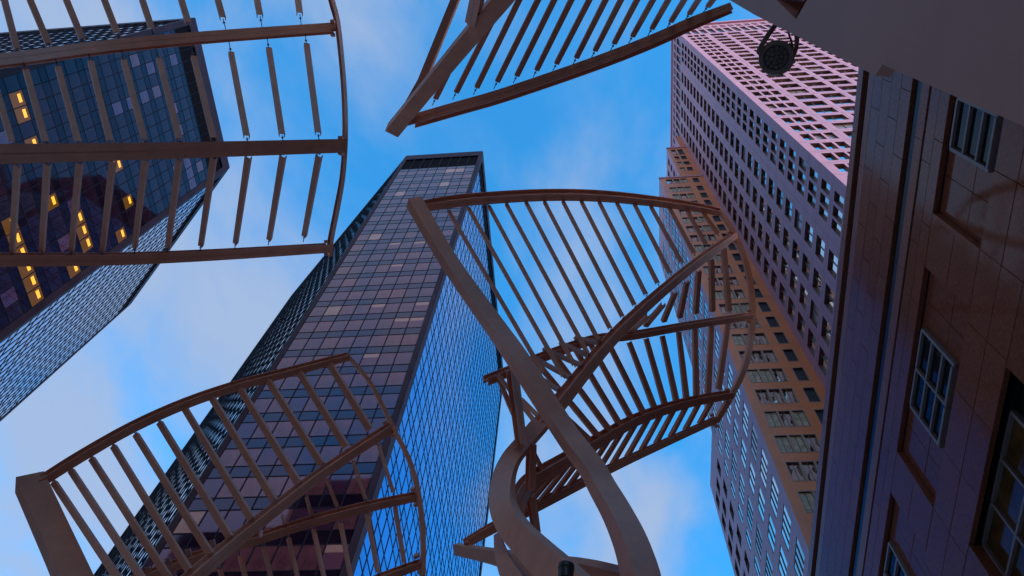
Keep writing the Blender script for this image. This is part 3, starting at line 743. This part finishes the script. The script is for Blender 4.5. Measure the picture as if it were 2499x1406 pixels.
for i in range(15):
    xd, xe = 1738 - 30.5 * i, 1706 - 35.5 * i
    if xd < 1300: break
    a, c = at_x(Dp, xd), at_x(Ep, xe); p4.append((a[0], a[1] + 6, c[0], c[1] - 7))
slats(T3, p4, Dp, Ep, (13, 14), R(50), .8, 0, 8)

# ---- wing at the top, with the broad trunk at the upper right
T2 = empty('steel_tree', (2.4, 0.4, 0), 'steel tree with broad trunk at top right and a pointed wing of slats', 'sculpture', GRP)
a2 = [(959, 318, 23.6, 40), (1069, 184, 20.6, 42), (1140, 98, 19.0, 46), (1216, 7, 17.2, 52), (1330, -130, 15.2, 60)]
beam('stem', a2, 'box', R(-16), .7, 2, T2)
lb = [(1005, 297, 23.2, 34), (1120, 264, 21.8, 34), (1240, 229, 20.8, 34), (1460, 153, 19.8, 34), (1600, 98, 19.4, 33), (1690, 57, 19.3, 31), (1785, 19, 19.2, 26)]
beam('rim', lb, 'I', R(26), 1.0, 3, T2)
beam('rib', [(994, 262, 24.6, 22), (1030, 199, 24.2, 23), (1111, 0, 23.0, 23), (1150, -100, 22.4, 24)], 'C', R(20), .7, 1, T2)
beam('strut', [(1153, 52, 18.2, 36), (1164, 0, 16.6, 37), (1176, -80, 15.0, 40)], 'I', R(24), .9, 1, T2)
s = .4402
sl2 = [(598, 545, 675, 385), (712, 512, 960, 20), (826, 485, 1075, -30), (940, 452, 1185, -40), (1048, 420, 1275, -40), (1158, 388, 1370, -40), (1268, 352, 1470, -40), (1378, 320, 1560, -40), (1482, 280, 1645, -40), (1588, 240, 1735, -40), (1690, 200, 1825, -40), (1797, 158, 1910, -40), (1903, 118, 2000, -40), (2005, 75, 2080, -40), (2108, 34, 2165, -40)]
up2 = [(p[0] + 130, p[1] - 280, p[2] - 2.0, p[3]) for p in lb]
sl2 = sc([(x0, y0, x1 + (x1 - x0) * .12, y1 + (y1 - y0) * .12) for x0, y0, x1, y1 in sl2], s, 800, 0)
slats(T2, sl2, lb, up2, (14, 16), R(-20), .6, 20, 0)
# broad trunk: flat box sections round an axis on the right of the viewer
ca, sa_ = math.cos(R(10)), math.sin(R(10)); rn = Vector((ca, sa_, 0)); re = Vector((-sa_, ca, 0))
def tp(s_, z, r=2.2): 
    p = rn * r + re * s_; return Vector((p.x, p.y, z))
def slab(pts, t, name, m='steel_pale', r0=2.2):
    b = MB(); f = [tp(a, z, r0) for a, z in pts]; bk_ = [tp(a, z, r0 + t) for a, z in pts]
    b.poly(f); b.poly(bk_[::-1])
    for i in range(len(f)):
        j = (i + 1) % len(f); b.poly([f[i], bk_[i], bk_[j], f[j]])
    o = b.build(name, M[m], T2); bv = o.modifiers.new('bevel', 'BEVEL'); bv.width = .012; bv.segments = 2; bv.limit_method = 'ANGLE'; return o
slab([(-1.0, 0), (.625, 0), (.631, 7.0), (.712, 7.07), (.702, 8.9), (.575, 9.1), (.30, 8.82), (-1.0, 8.0)], .10, 'trunk')
slab([(-.98, 0), (.50, 0), (.50, 8.6), (.30, 8.5), (-.98, 7.8)], .40, 'trunk_core', r0=2.301)
slab([(.575, 9.1), (.702, 8.9), (.690, 10.6), (.655, 12.2), (.60, 16.0), (.40, 16.0), (.46, 11.0), (.475, 9.9)], .35, 'limb')
# overhanging limb leaning towards the viewer
oh = MB()
c1, c2 = tp(.570, 9.12, 2.199), tp(-1.0, 8.02, 2.199)
t1 = CAM + ray(1985, -12).normalized() * ((c1 - CAM).length * 1.02); t2 = t1 + (c2 - c1) * 1.0 
t1 = t1 - rn * .02; t3 = t1 + Vector((-.25 * ca, -.25 * sa_, 1.6)); t4 = t3 + (c2 - c1)
bkv = Vector((ca, sa_, 0)) * .6
ring = [(c1, c2), (t1, t2), (t3, t4)]
for (a, c), (d, e_) in zip(ring, ring[1:]): oh.poly([a, c, e_, d])
for (a, c), (d, e_) in zip(ring, ring[1:]): oh.poly([a + bkv, d + bkv, e_ + bkv, c + bkv]); oh.poly([a, d, d + bkv, a + bkv])
oh.poly([t3, t4, t4 + bkv, t3 + bkv])
oh.build('limb', M['steel'], T2)

# ---- leaf at the lower left
T4 = empty('steel_tree', (-6, 9, 0), 'small leaf shaped steel tree at the lower left below the pale sky', 'sculpture', GRP)
st = [(72, 1176, 14.6, 72), (128, 1300, 13.7, 77), (178, 1412, 12.9, 83), (240, 1560, 11.8, 95)]
e4 = P(260, 1620, 11.2)
beam('stem', st, 'box', R(18), .8, 2, T4, extra=[(e4.x, e4.y, e4.z, .55), (e4.x + .5, e4.y - .4, 3, .6), (e4.x + .8, e4.y - .8, 0, .65)])
rim4 = [(92, 1180, 14.5, 30), (193, 1116, 15.0, 30), (322, 1043, 15.7, 29), (451, 985, 16.4, 28), (580, 941, 17.1, 27), (709, 907, 17.8, 25), (780, 888, 18.2, 24), (850, 870, 18.6, 22)]
beam('rim', rim4, 'I', R(-34), 1.0, 4, T4)
rim4b = [(846, 866, 18.6, 10), (900, 930, 18.6, 11), (938, 1000, 18.5, 12), (962, 1050, 18.3, 12), (999, 1124, 18.0, 13), (1019, 1196, 17.6, 14), (1030, 1274, 17.2, 14), (1033, 1345, 16.8, 14), (1031, 1420, 16.4, 14)]
beam('rim', rim4b, 'box', R(20), .9, 4, T4)
B4 = [(955, 1042, 18.4, 28), (792, 1150, 16.6, 31), (678, 1237, 15.2, 34), (568, 1325, 14.0, 38), (482, 1399, 12.9, 44), (400, 1470, 12.2, 48)]
beam('rib', B4, 'I', R(34), 1.0, 3, T4)
C4 = [(1018, 1211, 17.6, 25), (883, 1240, 17.0, 28), (739, 1279, 16.4, 29), (635, 1313, 16.0, 29), (560, 1334, 15.7, 28), (498, 1353, 15.4, 28), (346, 1410, 14.8, 29), (250, 1450, 14.4, 30)]
beam('rib', C4, 'I', R(32), 1.0, 3, T4)
D4 = [(1028, 1375, 16.7, 24), (930, 1412, 16.0, 27), (780, 1475, 15.4, 29)]
beam('rib', D4, 'I', R(32), 1.0, 3, T4)
z2 = lambda x, y: (x * .6442, 500 + y * .6442)
pp = [((215, 1068), (470, 1450)), ((280, 1023), (545, 1425)), ((358, 978), (640, 1415)), ((440, 932), (718, 1388)), ((525, 887), (800, 1328)), ((615, 842), (873, 1262)), ((712, 792), (955, 1194)), ((812, 747), (1040, 1122)), ((916, 707), (1130, 1053)), ((1021, 672), (1220, 985)), ((1138, 641), (1312, 918)), ((1254, 611), (1402, 852))]
slats(T4, longer([z2(*a) + z2(*c) for a, c in pp], 12), rim4, B4, (17, 20), R(-26), .75, 6, 0)
z6 = lambda x, y: (450 + x * .2888, 1000 + y * .2888)
q2 = [((1640, 290), (1765, 700)), ((1425, 430), (1530, 755)), ((1205, 590), (1290, 815)), ((1030, 730), (1072, 890)), ((825, 890), (850, 965)), ((650, 1010), (640, 1075))]
slats(T4, [z6(*a) + z6(*c) for a, c in q2], B4, C4, (9, 10), R(40), 1.0, 0, 10)
ql = [(517, 1318, 527, 1362), (458, 1340, 472, 1392), (409, 1361, 426, 1412), (360, 1383, 374, 1430)]
slats(T4, ql, C4, C4, (14, 14), R(-20), .8, m='steel_pale')
q3 = [((1780, 825), (1858, 1300)), ((1545, 885), (1635, 1380)), ((1320, 960), (1410, 1440)), ((1092, 1015), (1190, 1460)), ((880, 1085), (975, 1500)), ((670, 1155), (760, 1540)), ((470, 1235), (550, 1560)), ((300, 1345), (360, 1580))]
slats(T4, [z6(*a) + z6(*c) for a, c in q3], C4, D4, (12, 12), R(30), .8, 12, 6)

# ------------------------------------------------------------------ bolted cleats where ribs meet their rims
def cleat(x, y, d, parent, dirx, diry):
    c_ = P(x, y, d); ux = (AX * dirx + AY * diry).normalized(); uy = ux.cross(AZ).normalized()
    def bx(cc, a, e, g):
        i = len(b.v)
        for sz in (-1, 1):
            for sx, sy in ((-1, -1), (1, -1), (1, 1), (-1, 1)): b.v.append(tuple(cc + ux * (a * sx) + uy * (e * sy) + AZ * (g * sz)))
        for q in ((3, 2, 1, 0), (4, 5, 6, 7), (0, 1, 5, 4), (1, 2, 6, 5), (2, 3, 7, 6), (3, 0, 4, 7)): b.f.append(tuple(i + k for k in q)); b.mi.append(0)
    for sgn in (-1, 1):
        b = MB(); bx(c_ + uy * (.17 * sgn), .05, .035, .09); b.build('cleat', M['steel'], parent)
for x, y, d, dx_, dy_ in ((812, 69, 21.4, 1, 0), (832, 356, 17.9, 1, 0), (797, 605, 21.5, 1, 0)): cleat(x, y, d, T1, dx_, dy_)
for x, y, d, dx_, dy_ in ((1786, 580, 24.0, .8, -.6), (1826, 772, 24.5, 1, 0), (1778, 964, 23.3, 1, -.2), (1742, 1026, 23.0, 1, -.4)): cleat(x, y, d, T3, dx_, dy_)
for x, y, d, dx_, dy_ in ((950, 1046, 18.2, .9, -.5), (1012, 1212, 17.5, 1, -.2), (1022, 1376, 16.6, 1, -.3)): cleat(x, y, d, T4, dx_, dy_)

# ------------------------------------------------------------------ lamps
def ring_mesh(b, o, ax, prof, n=28, mi=0, cap0=False, cap1=False):
    ax = ax.normalized(); x = ax.orthogonal().normalized(); y = ax.cross(x); base = len(b.v)
    for (h, r) in prof:
        for j in range(n):
            a = 2 * math.pi * j / n; b.v.append(tuple(o + ax * h + (x * math.cos(a) + y * math.sin(a)) * r))
    for i in range(len(prof) - 1):
        for j in range(n):
            p, q = base + i * n + j, base + i * n + (j + 1) % n; b.f.append((p, q, q + n, p + n)); b.mi.append(mi)
    if cap0: b.f.append(tuple(base + j for j in range(n))); b.mi.append(mi)
    if cap1: b.f.append(tuple(base + (len(prof) - 1) * n + j for j in range(n))); b.mi.append(mi)
dl = 7.9
c = P(1895, 142, dl); toc = (CAM - c).normalized()
ax = (toc + AX * -0.06 + AY * -0.12).normalized()       # points back down at the viewer
FL = empty('floodlight', c, 'round dark floodlight with a cluster of lenses hung under the broad trunk at top right', 'floodlight')
r_ = 42 * dl / F
b = MB(); ring_mesh(b, c, ax, [(-.26, .05), (-.25, .09), (-.16, .12), (-.04, r_ * .93), (-.01, r_), (.03, r_), (.045, r_ * .96), (.045, r_ * .74), (.02, r_ * .70)], cap0=True); b.build('housing', M['lamp_metal'], FL, smooth=False)
b = MB(); ring_mesh(b, c, ax, [(.018, r_ * .71), (.019, .001)]); b.build('lens_plate', M['lens'], FL)
xx = ax.orthogonal().normalized(); yy = ax.cross(xx)
for ringn, rad in ((1, 0), (6, .28), (12, .53)):
    for k in range(ringn):
        a = 2 * math.pi * k / ringn + (.26 if ringn == 12 else 0); lc_ = c + (xx * math.cos(a) + yy * math.sin(a)) * (r_ * rad)
        b = MB(); ring_mesh(b, lc_, ax, [(.02, r_ * .115), (.032, r_ * .115), (.035, r_ * .09), (.026, r_ * .04)], n=10, cap1=True); b.build('lens', M['lamp_metal'], FL)
for k in range(6):
    a = k * 1.047 + .5; q = c + (xx * math.cos(a) + yy * math.sin(a)) * (r_ * 1.0); b = MB()
    ring_mesh(b, q, ax, [(-.03, .014), (.055, .014), (.06, .008)], n=8, cap1=True); b.build('clip', M['lamp_metal'], FL)
def strap(name, pts, wd, parent, mm):
    sweep_pts = [P(x, y, d) for x, y, d in pts]; sweep(name, sweep_pts, [wd] * len(pts), 'box', R(20), .35, parent, mm)
strap('bracket', [(1892, 62, 7.9), (1878, 80, 7.9), (1862, 105, 7.9), (1852, 124, 7.85), (1853, 132, 7.85)], .05, FL, 'lamp_metal')
strap('bracket', [(1944, 84, 7.9), (1945, 100, 7.9), (1943, 116, 7.9), (1938, 132, 7.85)], .045, FL, 'lamp_metal')
sweep('cable', [P(1924, 80, 7.95), P(1931, 100, 7.95), P(1936, 122, 7.92), P(1934, 140, 7.9)], [.02] * 4, 'box', 0, 1, FL, 'rod')

c = P(1380, 1412, 8.9); ax = (AY * -.55 + AX * .10 + AZ * .75).normalized()
SP = empty('spotlight', P(1360, 1440, 8.8), 'small dark spotlight pointing upward at the foot of the twisted trunk, bottom edge', 'spotlight')
b = MB(); ring_mesh(b, c, ax, [(-.24, .055), (-.23, .062), (-.02, .062), (-.01, .085), (.10, .090), (.11, .082), (.12, .094), (.17, .092), (.172, .075), (.15, .07)], n=24, cap0=True, cap1=True); b.build('housing', M['lamp_dark'], SP)
sweep('bracket', [c - ax * .2, c - ax * .3 + AX * -.05, P(1352, 1470, 8.9)], [.05] * 3, 'box', 0, .6, SP, 'lamp_dark')
